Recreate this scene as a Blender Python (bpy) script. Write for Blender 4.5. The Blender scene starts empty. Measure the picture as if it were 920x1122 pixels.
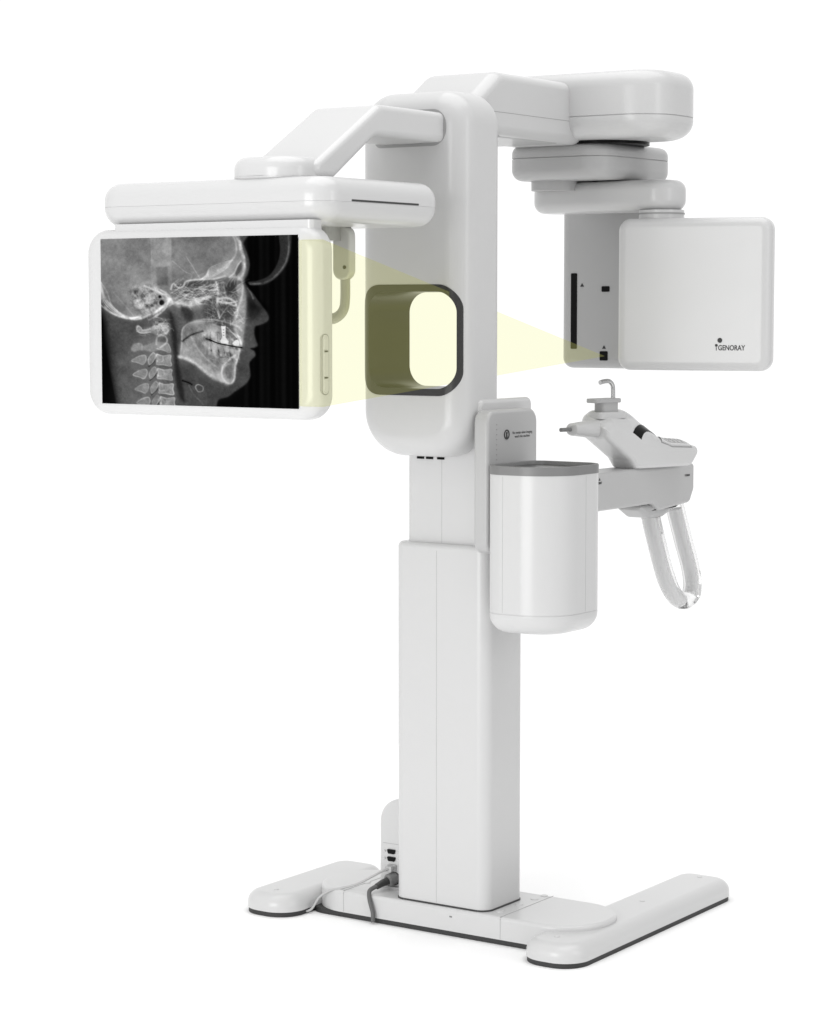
import bpy, bmesh, math, random
import numpy as np
from mathutils import Vector, Matrix
R = math.radians
S = bpy.context.scene
COL = S.collection

# ------------------------------------------------------------------ camera
CAM = Vector((3.2735, -5.0638, 1.6))
YAW, PITCH = 34.0, 4.915
cd = bpy.data.cameras.new('camera'); cam = bpy.data.objects.new('camera', cd); COL.objects.link(cam)
cam.location = CAM
cam.rotation_euler = (R(90 - PITCH), 0, R(YAW))
cd.sensor_fit = 'HORIZONTAL'; cd.sensor_width = 36.0; cd.lens = 36 * 2570 / 920
cd.clip_start = 0.05; cd.clip_end = 500
S.camera = cam

# ------------------------------------------------------------------ studio light
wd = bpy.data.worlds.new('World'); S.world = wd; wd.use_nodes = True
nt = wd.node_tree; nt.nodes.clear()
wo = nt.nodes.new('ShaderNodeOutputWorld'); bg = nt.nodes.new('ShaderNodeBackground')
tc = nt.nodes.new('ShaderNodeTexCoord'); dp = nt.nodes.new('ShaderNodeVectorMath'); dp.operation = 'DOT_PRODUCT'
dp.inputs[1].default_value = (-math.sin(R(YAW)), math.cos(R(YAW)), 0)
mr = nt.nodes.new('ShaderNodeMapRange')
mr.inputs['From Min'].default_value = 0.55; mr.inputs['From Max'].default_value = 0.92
mr.inputs['To Min'].default_value = 0.68; mr.inputs['To Max'].default_value = 1.08   # made-up world gradient: white along the view, dimmed elsewhere to darken edges
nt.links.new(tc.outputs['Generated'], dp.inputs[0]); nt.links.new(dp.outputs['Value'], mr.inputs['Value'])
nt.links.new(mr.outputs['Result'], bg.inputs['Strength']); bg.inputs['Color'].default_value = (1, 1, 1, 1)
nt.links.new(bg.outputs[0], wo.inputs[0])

def area(name, loc, target, size, power, sy=None):
    l = bpy.data.lights.new(name, 'AREA'); l.shape = 'RECTANGLE'; l.size = size; l.size_y = sy or size
    l.energy = power; l.color = (1, 1, 1)
    o = bpy.data.objects.new(name, l); COL.objects.link(o); o.location = loc
    o.rotation_euler = (Vector(target) - Vector(loc)).to_track_quat('-Z', 'Y').to_euler()
    return o
area('softbox_key', (-0.4, -5.0, 1.35), (0, 0, 1.3), 2.6, 104, 2.4)
area('softbox_top', (0.2, 0.0, 9.0), (0, 0, 0), 9.0, 500, 9.0)
area('softbox_side', (5.2, -0.6, 2.6), (0, 0, 1.2), 1.2, 26, 2.6)

S.view_settings.view_transform = 'Standard'; S.view_settings.look = 'None'
S.view_settings.exposure = 0; S.view_settings.gamma = 1
S.cycles.max_bounces = 10; S.cycles.transparent_max_bounces = 16; S.cycles.transmission_bounces = 10

# ------------------------------------------------------------------ materials
def principled(name, col, rough=.35, metal=0, coat=0, mottled=0.0, bump=0.0, spec=.5):
    m = bpy.data.materials.new(name); m.use_nodes = True
    t = m.node_tree; b = t.nodes['Principled BSDF']
    if isinstance(col, (int, float)): col = (col, col, col)
    b.inputs['Base Color'].default_value = (*col, 1)
    b.inputs['Roughness'].default_value = rough; b.inputs['Metallic'].default_value = metal
    b.inputs['Coat Weight'].default_value = coat; b.inputs['Coat Roughness'].default_value = .12
    b.inputs['Specular IOR Level'].default_value = spec
    tcn = t.nodes.new('ShaderNodeTexCoord')
    if mottled:
        n = t.nodes.new('ShaderNodeTexNoise'); n.inputs['Scale'].default_value = 3.1; n.inputs['Detail'].default_value = 6
        mr = t.nodes.new('ShaderNodeMapRange')
        mr.inputs['To Min'].default_value = 1 - mottled; mr.inputs['To Max'].default_value = 1 + mottled
        mx = t.nodes.new('ShaderNodeVectorMath'); mx.operation = 'SCALE'; mx.inputs[0].default_value = col
        t.links.new(tcn.outputs['Object'], n.inputs['Vector']); t.links.new(n.outputs['Fac'], mr.inputs['Value'])
        t.links.new(mr.outputs['Result'], mx.inputs['Scale']); t.links.new(mx.outputs[0], b.inputs['Base Color'])
        n2 = t.nodes.new('ShaderNodeTexNoise'); n2.inputs['Scale'].default_value = 11; n2.inputs['Detail'].default_value = 8
        m2 = t.nodes.new('ShaderNodeMapRange')
        m2.inputs['To Min'].default_value = rough - .02; m2.inputs['To Max'].default_value = rough + .03
        t.links.new(tcn.outputs['Object'], n2.inputs['Vector']); t.links.new(n2.outputs['Fac'], m2.inputs['Value'])
        t.links.new(m2.outputs['Result'], b.inputs['Roughness'])
    if bump:
        n3 = t.nodes.new('ShaderNodeTexNoise'); n3.inputs['Scale'].default_value = 240; n3.inputs['Detail'].default_value = 3
        bp = t.nodes.new('ShaderNodeBump'); bp.inputs['Strength'].default_value = bump; bp.inputs['Distance'].default_value = .0006
        t.links.new(tcn.outputs['Object'], n3.inputs['Vector']); t.links.new(n3.outputs['Fac'], bp.inputs['Height'])
        t.links.new(bp.outputs[0], b.inputs['Normal'])
    return m
WHITE = principled('white_lacquer', (.58, .58, .58), .30, coat=.12, mottled=.015, bump=.25)
BRIGHT = principled('bright_white_lacquer', (.61, .61, .61), .3, coat=.3, mottled=.008, bump=.2)
PALE = principled('pale_grey_plastic', (.46, .46, .46), .38, mottled=.02, bump=.3)
SHELL = principled('light_grey_shell', (.40, .40, .40), .34, coat=.2, mottled=.02, bump=.3)
GREY = principled('mid_grey_plastic', (.19, .19, .19), .4, mottled=.04, bump=.4)
CUPGREY = principled('frosted_grey_plastic', (.42, .42, .42), .45, mottled=.05)
DARK = principled('dark_grey_plastic', (.032, .032, .032), .3, mottled=.05)
SOLE = principled('black_rubber', (.03, .03, .03), .6, mottled=.08)
BLACK = principled('black_gloss', (.003, .003, .003), .3, spec=.12)
INK = principled('black_ink', (.02, .02, .02), .5)
SEAM = principled('seam_grey', (.33, .33, .33), .6)
STEEL = principled('steel', (.55, .55, .55), .25, metal=1)
CABLE = principled('grey_cable', (.10, .10, .10), .45, mottled=.06)
CABLEW = principled('pale_cable', (.45, .45, .45), .4, mottled=.03)
FLOORM = principled('white_studio_floor', (.97, .97, .97), .9, spec=0.0)

def glass():
    m = bpy.data.materials.new('clear_acrylic'); m.use_nodes = True
    t = m.node_tree; b = t.nodes['Principled BSDF']
    b.inputs['Base Color'].default_value = (.95, .95, .95, 1); b.inputs['Roughness'].default_value = .03
    b.inputs['IOR'].default_value = 1.45; b.inputs['Transmission Weight'].default_value = 1
    return m
GLASS = glass()
def core():
    m = bpy.data.materials.new('acrylic_core'); m.use_nodes = True
    t = m.node_tree; b = t.nodes['Principled BSDF']
    b.inputs['Base Color'].default_value = (.92, .92, .92, 1); b.inputs['Roughness'].default_value = .25
    return m
CORE = core()

def beam_mat():
    m = bpy.data.materials.new('pale_yellow_light'); m.use_nodes = True
    t = m.node_tree; t.nodes.clear()
    o = t.nodes.new('ShaderNodeOutputMaterial'); a = t.nodes.new('ShaderNodeAddShader')
    tr = t.nodes.new('ShaderNodeBsdfTransparent'); em = t.nodes.new('ShaderNodeEmission')
    clear = t.nodes.new('ShaderNodeBsdfTransparent'); mix = t.nodes.new('ShaderNodeMixShader'); g = t.nodes.new('ShaderNodeNewGeometry')
    tr.inputs[0].default_value = (.84, .84, .68, 1)
    em.inputs[0].default_value = (.085, .085, .030, 1); em.inputs[1].default_value = 1.0
    t.links.new(tr.outputs[0], a.inputs[0]); t.links.new(em.outputs[0], a.inputs[1])
    t.links.new(g.outputs['Backfacing'], mix.inputs[0]); t.links.new(a.outputs[0], mix.inputs[1]); t.links.new(clear.outputs[0], mix.inputs[2])
    t.links.new(mix.outputs[0], o.inputs[0])
    return m
BEAM = beam_mat()

# ------------------------------------------------------------------ geometry helpers
def arc(c, r, a0, a1, n):
    return [(c[0] + r * math.cos(a0 + (a1 - a0) * i / n), c[1] + r * math.sin(a0 + (a1 - a0) * i / n)) for i in range(n + 1)]

def rpoly(pts, rad, n=10):
    """Outline with rounded corners; the returned function gives it inset by i. pts counter-clockwise."""
    N = len(pts)
    if isinstance(rad, (int, float)): rad = [rad] * N
    P = [Vector(p) for p in pts]
    def f(i=0.0):
        out = []; Q = []
        for k in range(N):
            a, b, c = P[k - 1], P[k], P[(k + 1) % N]
            d1 = (b - a).normalized(); d2 = (c - b).normalized()
            n1 = Vector((-d1.y, d1.x)); n2 = Vector((-d2.y, d2.x))
            m = (n1 + n2); den = max(1 + n1.dot(n2), .15)
            Q.append(b + m / den * i)
        for k in range(N):
            a, b, c = Q[k - 1], Q[k], Q[(k + 1) % N]
            u = (a - b); v = (c - b); lu, lv = u.length, v.length; u.normalize(); v.normalize()
            ang = math.acos(max(-1, min(1, u.dot(v))))
            d1 = (P[k] - P[k - 1]).normalized(); d2 = (P[(k + 1) % N] - P[k]).normalized()
            cross = d1.x * d2.y - d1.y * d2.x
            r = rad[k] - i if cross > 0 else rad[k] + i
            r = max(r, .0004)
            t = r / math.tan(ang / 2) if ang < math.pi - 1e-3 else 0
            t = min(t, .499 * min(lu, lv)); 
            p0 = b + u * t; p1 = b + v * t
            rr = t * math.tan(ang / 2)
            bis = (u + v)
            if bis.length < 1e-6: out += [tuple(b)] * (n + 1); continue
            bis.normalize(); cen = b + bis * (rr / math.sin(ang / 2))
            a0 = math.atan2(p0.y - cen.y, p0.x - cen.x); a1 = math.atan2(p1.y - cen.y, p1.x - cen.x)
            da = (a1 - a0 + math.pi) % (2 * math.pi) - math.pi
            out += arc(cen, rr, a0, a0 + da, n)
        return out
    return f

def rrect(x0, x1, y0, y1, r, n=10):
    return rpoly([(x0, y0), (x1, y0), (x1, y1), (x0, y1)], r, n)

AX = {'Z': lambda a, b, h: (a, b, h), 'Y': lambda a, b, h: (a, h, b), 'X': lambda a, b, h: (h, a, b)}

def rings(bm, outline, prof, axis='Z', cap0=True, cap1=True, M=None):
    """prof: list of (height, inset)."""
    loops = []
    for h, i in prof:
        vs = []
        for a, b in outline(i):
            p = Vector(AX[axis](a, b, h)); p = M @ p if M else p
            vs.append(bm.verts.new(p))
        loops.append(vs)
    n = len(loops[0])
    for A, B in zip(loops, loops[1:]):
        for k in range(n):
            bm.faces.new((A[k], A[(k + 1) % n], B[(k + 1) % n], B[k]))
    if cap0: bm.faces.new(loops[0][::-1])
    if cap1: bm.faces.new(loops[-1])
    return loops

def pillow(h0, h1, e0, e1, seams=(), n=8, depth=.003, width=.0014):
    """Profile with rounded ends; e = (height, inset) or a number."""
    if isinstance(e0, (int, float)): e0 = (e0, e0)
    if isinstance(e1, (int, float)): e1 = (e1, e1)
    pr = []
    if e0[0] > 0:
        for k in range(n + 1):
            a = math.pi / 2 * k / n
            pr.append((h0 + e0[0] * (1 - math.sin(a + 0)) if False else h0 + e0[0] * (1 - math.cos(a)), e0[1] * (1 - math.sin(a))))
    else: pr.append((h0, 0))
    for s in seams:
        pr += [(s - width, 0), (s - width * .6, depth), (s + width * .6, depth), (s + width, 0)]
    if e1[0] > 0:
        for k in range(n + 1):
            a = math.pi / 2 * k / n
            pr.append((h1 - e1[0] * (1 - math.sin(a)), e1[1] * (1 - math.cos(a))))
    else: pr.append((h1, 0))
    out = [pr[0]]
    for p in pr[1:]:
        if abs(p[0] - out[-1][0]) > 1e-6 or abs(p[1] - out[-1][1]) > 1e-6: out.append(p)
    return out

ORIG = {}
def obj(name, bm, mat, parent=None, smooth=True, label=None, sharp=38, recalc=True):
    if recalc: bmesh.ops.recalc_face_normals(bm, faces=bm.faces)
    me = bpy.data.meshes.new(name); bm.to_mesh(me); bm.free()
    return obj_me(name, me, mat, parent, smooth, label, sharp)

def obj_me(name, me, mat, parent=None, smooth=True, label=None, sharp=38):
    n = len(me.vertices); co = np.empty(n * 3); me.vertices.foreach_get('co', co); co = co.reshape(-1, 3)
    c = Vector(((co[:, 0].min() + co[:, 0].max()) / 2, (co[:, 1].min() + co[:, 1].max()) / 2, co[:, 2].min()))
    me.transform(Matrix.Translation(-c))
    me.materials.clear()
    for m in (mat if isinstance(mat, (list, tuple)) else [mat]): me.materials.append(m)
    o = bpy.data.objects.new(name, me); COL.objects.link(o)
    o.location = c - (ORIG[parent] if parent else Vector((0, 0, 0)))
    ORIG[o] = c
    if parent: o.parent = parent
    if smooth:
        me.shade_smooth(); me.set_sharp_from_angle(angle=R(sharp))
        w = o.modifiers.new('weighted', 'WEIGHTED_NORMAL'); w.mode = 'FACE_AREA'; w.keep_sharp = True; w.weight = 90
    if label: o['label'] = label
    return o

def slab(name, outline, axis, h0, h1, e0, e1, mat, parent, seams=(), label=None, M=None, n=8, depth=.003):
    bm = bmesh.new(); rings(bm, outline, pillow(h0, h1, e0, e1, seams, n, depth), axis, M=M)
    return obj(name, bm, mat, parent, label=label)

def smooth_path(pts, sub=8):
    P = [Vector(p) for p in pts]; out = []
    for i in range(len(P) - 1):
        p0 = P[max(i - 1, 0)]; p1 = P[i]; p2 = P[i + 1]; p3 = P[min(i + 2, len(P) - 1)]
        for k in range(sub):
            t = k / sub
            out.append(.5 * ((2 * p1) + (p2 - p0) * t + (2 * p0 - 5 * p1 + 4 * p2 - p3) * t * t + (3 * p1 - p0 - 3 * p2 + p3) * t ** 3))
    out.append(P[-1]); return out

def tube(bm, pts, r, seg=16, up=Vector((0, 0, 1)), r2=None, M=None):
    """Swept tube; r may be a function of 0..1, r2 the second half-axis (elliptic)."""
    n = len(pts); loops = []
    N = None
    for i, p in enumerate(pts):
        t = (pts[min(i + 1, n - 1)] - pts[max(i - 1, 0)]).normalized()
        if N is None:
            N = up - t * up.dot(t)
            if N.length < 1e-4: N = Vector((1, 0, 0)) - t * t.x
            N.normalize()
        else:
            N = (N - t * N.dot(t)).normalized()
        B = t.cross(N)
        f = i / (n - 1)
        ra = r(f) if callable(r) else r
        rb = (r2(f) if callable(r2) else r2) if r2 is not None else ra
        lp = []
        for k in range(seg):
            a = 2 * math.pi * k / seg
            q = p + N * (ra * math.cos(a)) + B * (rb * math.sin(a))
            lp.append(bm.verts.new(M @ q if M else q))
        loops.append(lp)
    for A, Bq in zip(loops, loops[1:]):
        for k in range(seg): bm.faces.new((A[k], A[(k + 1) % seg], Bq[(k + 1) % seg], Bq[k]))
    bm.faces.new(loops[0][::-1]); bm.faces.new(loops[-1])
    return loops

def circle(cx, cy, r, n=48):
    def f(i=0.0):
        q = max(r - i, .0004)
        return [(cx + q * math.cos(2 * math.pi * k / n), cy + q * math.sin(2 * math.pi * k / n)) for k in range(n)]
    return f

def text(name, body, size, M, mat, parent, ext=.0004, bold=0.0, label=None):
    c = bpy.data.curves.new(name, 'FONT'); c.body = body; c.size = size; c.extrude = ext; c.offset = bold
    c.align_x = 'CENTER'; c.align_y = 'CENTER'
    t = bpy.data.objects.new(name, c); COL.objects.link(t); bpy.context.view_layer.update()
    me = bpy.data.meshes.new_from_object(t.evaluated_get(bpy.context.evaluated_depsgraph_get()))
    bpy.data.objects.remove(t); bpy.data.curves.remove(c)
    me.transform(M); me.name = name
    return obj_me(name, me, mat, parent, smooth=False, label=label)

def boolean(a, b, op):
    """a op b on two closed bmeshes -> mesh."""
    def mk(bm):
        bmesh.ops.recalc_face_normals(bm, faces=bm.faces)
        me = bpy.data.meshes.new('t'); bm.to_mesh(me); bm.free()
        o = bpy.data.objects.new('t', me); COL.objects.link(o); return o
    oa, ob = mk(a), mk(b)
    m = oa.modifiers.new('b', 'BOOLEAN'); m.operation = op; m.object = ob; m.solver = 'EXACT'
    bpy.context.view_layer.update()
    me = bpy.data.meshes.new_from_object(oa.evaluated_get(bpy.context.evaluated_depsgraph_get()))
    bpy.data.objects.remove(oa); bpy.data.objects.remove(ob)
    return me

def empty(name, loc, label, cat):
    o = bpy.data.objects.new(name, None); COL.objects.link(o); o.location = loc; o.empty_display_size = .2
    ORIG[o] = Vector(loc); o['label'] = label; o['category'] = cat
    return o

# ------------------------------------------------------------------ floor
bm = bmesh.new()
for x, y in ((-3.2, -2.8), (3.2, -2.8), (3.2, 2.0), (-3.2, 2.0)): bm.verts.new((x, y, 0))
bm.verts.ensure_lookup_table(); bm.faces.new(bm.verts)
fl = obj('floor', bm, FLOORM, smooth=False); fl['kind'] = 'structure'

# ------------------------------------------------------------------ the machine
MC = empty('dental_xray_machine', (0, 0, 0), 'tall white dental x-ray unit with column, overhead arms and film panel on white floor', 'x-ray machine')

# ---- base
BH = .072
beam_outline = rpoly([(-.43, -.128), (.43, -.128), (.43, .135), (-.43, .135)], [.12, .125, .125, .12], 16)
base = slab('base', beam_outline, 'Z', .014, BH, 0, (.010, .010), WHITE, MC, n=8)
def foot(x0, x1, y0, y1):
    f = rpoly([(x0, y0), (x1, y0), (x1, y1), (x0, y1)], [.066, .072, .055, .055], 12)
    o = slab('foot', f, 'Z', .013, .058, 0, (.032, .034), WHITE, base, n=8)
    slab('sole', rpoly([(x0 + .002, y0 + .002), (x1 - .002, y0 + .002), (x1 - .002, y1 - .002), (x0 + .002, y1 - .002)], [.064, .070, .053, .053], 12), 'Z', .0005, .013, 0, 0, SOLE, base)
    return o
foot(-.57, -.405, -.235, .235)
foot(.302, .468, -.235, .64)
slab('sole', rpoly([(-.42, -.125), (.41, -.125), (.41, .08), (-.42, .08)], .05), 'Z', .001, .0142, 0, 0, SOLE, base)
for x, y, z, r in ((.155, -.077, BH, .011), (.160, .010, BH, .011), (.164, .080, BH, .011), (.168, .122, BH, .010), (.374, -.16, .058, .007), (.380, .267, .058, .007), (.384, .585, .058, .007), (-.49, -.17, .058, .007), (-.30, -.02, BH, .010)):
    slab('screw_cap', circle(x, y, r, 20), 'Z', z - .002, z + .0018, 0, .0012, WHITE, base, n=3)
slab('column_collar', rrect(-.1505, .1395, -.1155, .0755, .035), 'Z', BH - .002, BH + .0035, 0, .001, DARK, base)
bm = bmesh.new(); rings(bm, rrect(.035, .043, -.1285, -.1275, .0004, 2), pillow(BH - .022, BH - .018, 0, 0)); obj('mark', bm, GREY, base)

for x in (.188, -.300):
    bm = bmesh.new(); rings(bm, rpoly([(x, -.1286), (x + .0012, -.1286), (x + .0012, .134), (x, .134)], .0003, 2), pillow(BH - .0005, BH + .0006, 0, 0)); obj('panel_seam', bm, SEAM, base)
    bm = bmesh.new(); rings(bm, rpoly([(x, -.1285), (x + .0012, -.1285), (x + .0012, -.127), (x, -.127)], .0003, 2), pillow(.016, BH - .004, 0, 0)); obj('panel_seam', bm, SEAM, base)

# ---- lower and inner column
lower = slab('lower_column', rrect(-.148, .137, -.113, .073, .032), 'Z', BH + .004, 1.008, 0, .014, WHITE, MC)
bm = bmesh.new(); rings(bm, rrect(-.0155, -.0145, -.1133, -.112, .0002, 2), pillow(BH + .006, .99, 0, 0)); obj('panel_seam', bm, SEAM, lower)
inner = slab('inner_column', rrect(-.124, .124, -.092, .058, .022), 'Z', .9, 1.26, 0, 0, WHITE, MC)
bm = bmesh.new(); rings(bm, rrect(-.0135, -.0125, -.0923, -.0915, .0002, 2), pillow(1.0, 1.25, 0, 0)); obj('panel_seam', bm, SEAM, inner)

# ---- carriage with the window
sl_out = rpoly([(-.203, 1.232), (.122, 1.232), (.122, 2.142), (-.203, 2.142)], [.115, .10, .085, .085], 16)
SY0, SY1 = -.20, -.012
def sleeve_bm(g=0.0, back=0.0):
    b = bmesh.new()
    rings(b, lambda i: sl_out(i - g), pillow(SY0 - g, SY1 + back, (.06, .06), (.045, .045), n=12), 'Y'); return b
def cutter(x0, x1, z0, z1, r):
    b = bmesh.new(); rings(b, rrect(x0, x1, z0, z1, r, 14), [(-.4, 0), (.3, 0)], 'Y'); return b
W = (-.192, .108, 1.387, 1.664)
me = boolean(sleeve_bm(), cutter(*W, .062), 'DIFFERENCE')
car = obj_me('carriage', me, WHITE, MC, sharp=30)
# window lining: a ring that follows the front of the carriage
me = boolean(sleeve_bm(.0012), cutter(W[0] + .0003, W[1] - .0003, W[2] + .0003, W[3] - .0003, .0617), 'INTERSECT')
b = bmesh.new(); b.from_mesh(me)
me = boolean(b, cutter(W[0] + .026, W[1] - .012, W[2] + .018, W[3] - .018, .052), 'DIFFERENCE')
lin = obj_me('window_frame', me, DARK, car, sharp=30)
for k, x in enumerate((-.088, -.060, -.026)):
    bm = bmesh.new(); rings(bm, rrect(x, x + .021, -.095, -.0918, .0004, 2), pillow(1.2215, 1.2275, 0, 0)); obj('vent_slot', bm, BLACK, inner)

# ---- arm to the film side
pa = rpoly([(-.19, 2.012), (-.12, 2.012), (-.12, 2.085), (-.47, 2.085), (-.775, 1.903), (-.65, 1.903), (-.485, 2.01)], [.03, .03, .03, .06, .02, .03, .05], 10)
carm = slab('cephalometric_arm', pa, 'X', -.135, .062, .016, .016, BRIGHT, MC)
bm = bmesh.new()
ringo = rpoly([(-.145, 2.004), (.070, 2.004), (.070, 2.094), (-.145, 2.094)], [.02, .04, .04, .02], 10)
rings(bm, ringo, [(SY0 - .0006, 0), (SY0 + .004, 0)], 'Y'); obj('joint_line', bm, SEAM, carm)
slab('swivel_pad', rpoly([(-.150, -.81), (.055, -.81), (.055, -.62), (-.150, -.62)], .08), 'Z', 1.897, 1.950, .008, (.028, .028), BRIGHT, carm, seams=(1.903,))

# ---- head bar above the film panel
bar = slab('head_bar', rpoly([(-.522, -.835), (.168, -.835), (.168, -.35), (-.522, -.35)], [.075, .065, .065, .06], 12), 'Z', 1.797, 1.900, (.046, .046), (.042, .040), BRIGHT, MC, seams=(1.842,))
bm = bmesh.new(); rings(bm, rrect(-.735, -.465, 1.8445, 1.8490, .002, 4), [(.160, 0), (.1685, 0)], 'X'); obj('slot', bm, DARK, bar)

# ---- film panel
PX0, PX1, PZ0, PZ1 = -.538, .158, 1.353, 1.790
pan = slab('film_panel', rrect(PX0, PX1, PZ0, PZ1, .058, 14), 'Y', -.85, -.785, (.028, .034), (.018, .018), BRIGHT, MC, n=10)
slab('mounting_neck', rpoly([(-.455, -.835), (.13, -.835), (.13, -.79), (-.455, -.79)], .012), 'Z', 1.775, 1.802, 0, 0, BRIGHT, pan)
bm = bmesh.new()
rings(bm, rrect(-.834, -.812, 1.413, 1.545, .010, 6), [(PX1 - .012, 0), (PX1 + .0006, 0), (PX1 + .0016, .001)], 'X'); but = obj('button_strip', bm, BRIGHT, pan)
bm = bmesh.new(); rings(bm, rrect(-.8365, -.8095, 1.4105, 1.5475, .012, 6), [(PX1 - .02, 0), (PX1 + .0001, 0)], 'X'); obj('strip_outline', bm, SEAM, pan)
for z0, z1 in ((1.418, 1.448), (1.451, 1.507), (1.510, 1.540)):
    bm = bmesh.new(); rings(bm, rrect(-.831, -.815, z0, z1, .006, 6), [(PX1 - .01, 0), (PX1 + .0022, 0), (PX1 + .003, .001)], 'X'); obj('button', bm, BRIGHT, pan)

for z in (1.4495, 1.5085):
    bm = bmesh.new(); rings(bm, rrect(-.829, -.817, z - .0012, z + .0012, .0006, 3), [(PX1, 0), (PX1 + .0034, 0)], 'X'); obj('button_mark', bm, DARK, pan)

# ---- printed radiograph on the panel, painted procedurally
def radiograph(nx, ny):
    X, Y = np.meshgrid(np.linspace(28, 904, nx), np.linspace(24, 781, ny))   # working canvas 920 x 797
    rng = np.random.default_rng(4)
    def noise(cell, oct=4, seed=0):
        r = np.random.default_rng(seed); out = np.zeros_like(X); amp = 1; tot = 0
        for o in range(oct):
            gx, gy = X / cell, Y / cell
            g = r.random((int(gy.max()) + 3, int(gx.max()) + 3))
            ix, iy = gx.astype(int), gy.astype(int); fx, fy = gx - ix, gy - iy
            fx = fx * fx * (3 - 2 * fx); fy = fy * fy * (3 - 2 * fy)
            v = g[iy, ix] * (1 - fx) * (1 - fy) + g[iy, ix + 1] * fx * (1 - fy) + g[iy + 1, ix] * (1 - fx) * fy + g[iy + 1, ix + 1] * fx * fy
            out += v * amp; tot += amp; amp *= .55; cell /= 2
        return out / tot - .5
    def cm(pts, closed=False, sub=6):
        P = np.array(pts, float)
        if closed: P = np.vstack([P[-1], P, P[0], P[1]])
        else: P = np.vstack([P[0], P, P[-1]])
        o = []
        for i in range(1, len(P) - 2):
            for k in range(sub):
                t = k / sub; a, b, c, d = P[i - 1], P[i], P[i + 1], P[i + 2]
                o.append(.5 * (2 * b + (c - a) * t + (2 * a - 5 * b + 4 * c - d) * t * t + (3 * b - a - 3 * c + d) * t ** 3))
        if not closed: o.append(P[-2])
        return np.array(o)
    def box(pts, pad):
        x0, x1 = pts[:, 0].min() - pad, pts[:, 0].max() + pad; y0, y1 = pts[:, 1].min() - pad, pts[:, 1].max() + pad
        i0, i1 = np.searchsorted(X[0], [x0, x1]); j0, j1 = np.searchsorted(Y[:, 0], [y0, y1])
        return slice(max(j0, 0), j1), slice(max(i0, 0), i1)
    def dist(pts, sl, closed=False):
        x, y = X[sl], Y[sl]; d = np.full(x.shape, 1e9)
        P = np.vstack([pts, pts[:1]]) if closed else pts
        for a, b in zip(P[:-1], P[1:]):
            ab = b - a; L = (ab ** 2).sum() + 1e-9
            t = np.clip(((x - a[0]) * ab[0] + (y - a[1]) * ab[1]) / L, 0, 1)
            d = np.minimum(d, np.hypot(x - a[0] - t * ab[0], y - a[1] - t * ab[1]))
        return d
    def mask(pts, soft=3, smooth=True):
        pts = cm(pts, True) if smooth else np.array(pts, float)
        sl = box(pts, soft * 3 + 4); m = np.zeros_like(X)
        x, y = X[sl], Y[sl]
        if x.size == 0: return m
        ins = np.zeros(x.shape, bool)
        for a, b in zip(pts, np.roll(pts, -1, 0)):
            c = ((a[1] > y) != (b[1] > y)) & (x < (b[0] - a[0]) * (y - a[1]) / (b[1] - a[1] + 1e-12) + a[0]); ins ^= c
        d = dist(pts, sl, True); sd = np.where(ins, -d, d)
        m[sl] = 1 / (1 + np.exp(np.clip(sd / (soft * .5), -30, 30))); return m
    I = np.zeros_like(X) + 6
    VAR = .78 + 1.3 * noise(26, 3, 99)
    def fill(pts, val, soft=3, alpha=1.0, smooth=True, tex=0, cell=30, seed=1):
        nonlocal I
        m = mask(pts, soft, smooth) * alpha
        v = val + (noise(cell, 4, seed) * tex if tex else 0)
        I = I * (1 - m) + v * m; return m
    def add(pts, val, soft=6, smooth=True):
        nonlocal I; I = I + mask(pts, soft, smooth) * val
    def line(pts, w, val, smooth=True, closed=False):
        nonlocal I
        pts = cm(pts, closed) if smooth else np.array(pts, float)
        sl = box(pts, w * 3 + 3); d = dist(pts, sl, closed)
        g = (np.exp(-(d / w) ** 2) + .10 * np.exp(-(d / (w * 3)) ** 2)) * (.8 * VAR[sl] if val > 0 else 1)
        I[sl] = I[sl] + (g * val if val < 0 else g * val * (1 - np.clip(I[sl], 0, 255) / 330))
    # dark ground with faint vertical bands
    I += (3.5 * np.sin(X / 13.0) + 3 * np.sin(X / 5.1)) * (X > 660) + 6
    # soft tissue: head, nose, lips, chin, neck
    face = [(640, -20), (672, 60), (690, 110), (698, 150), (690, 190), (676, 222), (690, 250), (712, 278), (745, 325), (772, 362), (778, 388), (765, 405), (735, 417), (720, 424), (716, 450), (722, 480), (730, 505), (716, 515), (700, 520), (716, 532), (720, 550), (704, 568), (694, 585), (697, 620), (697, 645), (682, 672), (655, 695), (630, 712), (600, 735), (560, 750), (548, 790), (540, 840), (96, 840), (92, 780), (78, 700), (60, 600), (40, 480), (30, 380), (-40, 300), (-40, -20)]
    fill(face, 74, 4, tex=30, cell=70, seed=2)
    fill([(-40, 330), (40, 380), (75, 640), (95, 840), (-40, 840)], 8, 20)
    add([(676, 222), (712, 278), (760, 350), (700, 340), (685, 300)], -22, 14)
    add([(690, 300), (740, 350), (720, 390), (690, 380)], -26, 12)
    add([(150, 560), (330, 480), (360, 840), (110, 840)], 28, 50)
    add([(90, 380), (240, 390), (300, 470), (170, 560), (110, 600), (70, 480)], 8, 30)
    # skull vault
    vault = [(-40, 300), (-40, -60), (640, -60), (640, 10), (656, 60), (668, 120), (672, 180), (668, 220), (640, 210), (600, 205), (520, 215), (460, 222), (425, 232), (400, 250), (370, 240), (345, 290), (330, 320), (310, 350), (250, 380), (180, 390), (110, 375), (60, 340), (28, 300)]
    fill(vault, 122, 5, tex=70, cell=120, seed=5)
    add([(100, 240), (240, 235), (330, 280), (330, 330), (240, 380), (120, 370)], 22, 30)
    add([(60, 100), (240, 60), (250, 200), (120, 230)], 10, 50)
    add([(28, 30), (240, 30), (245, 260), (120, 240), (28, 200)], 6, 60)
    add([(400, 60), (640, 40), (640, 180), (520, 200), (420, 160)], -12, 50)
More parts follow.
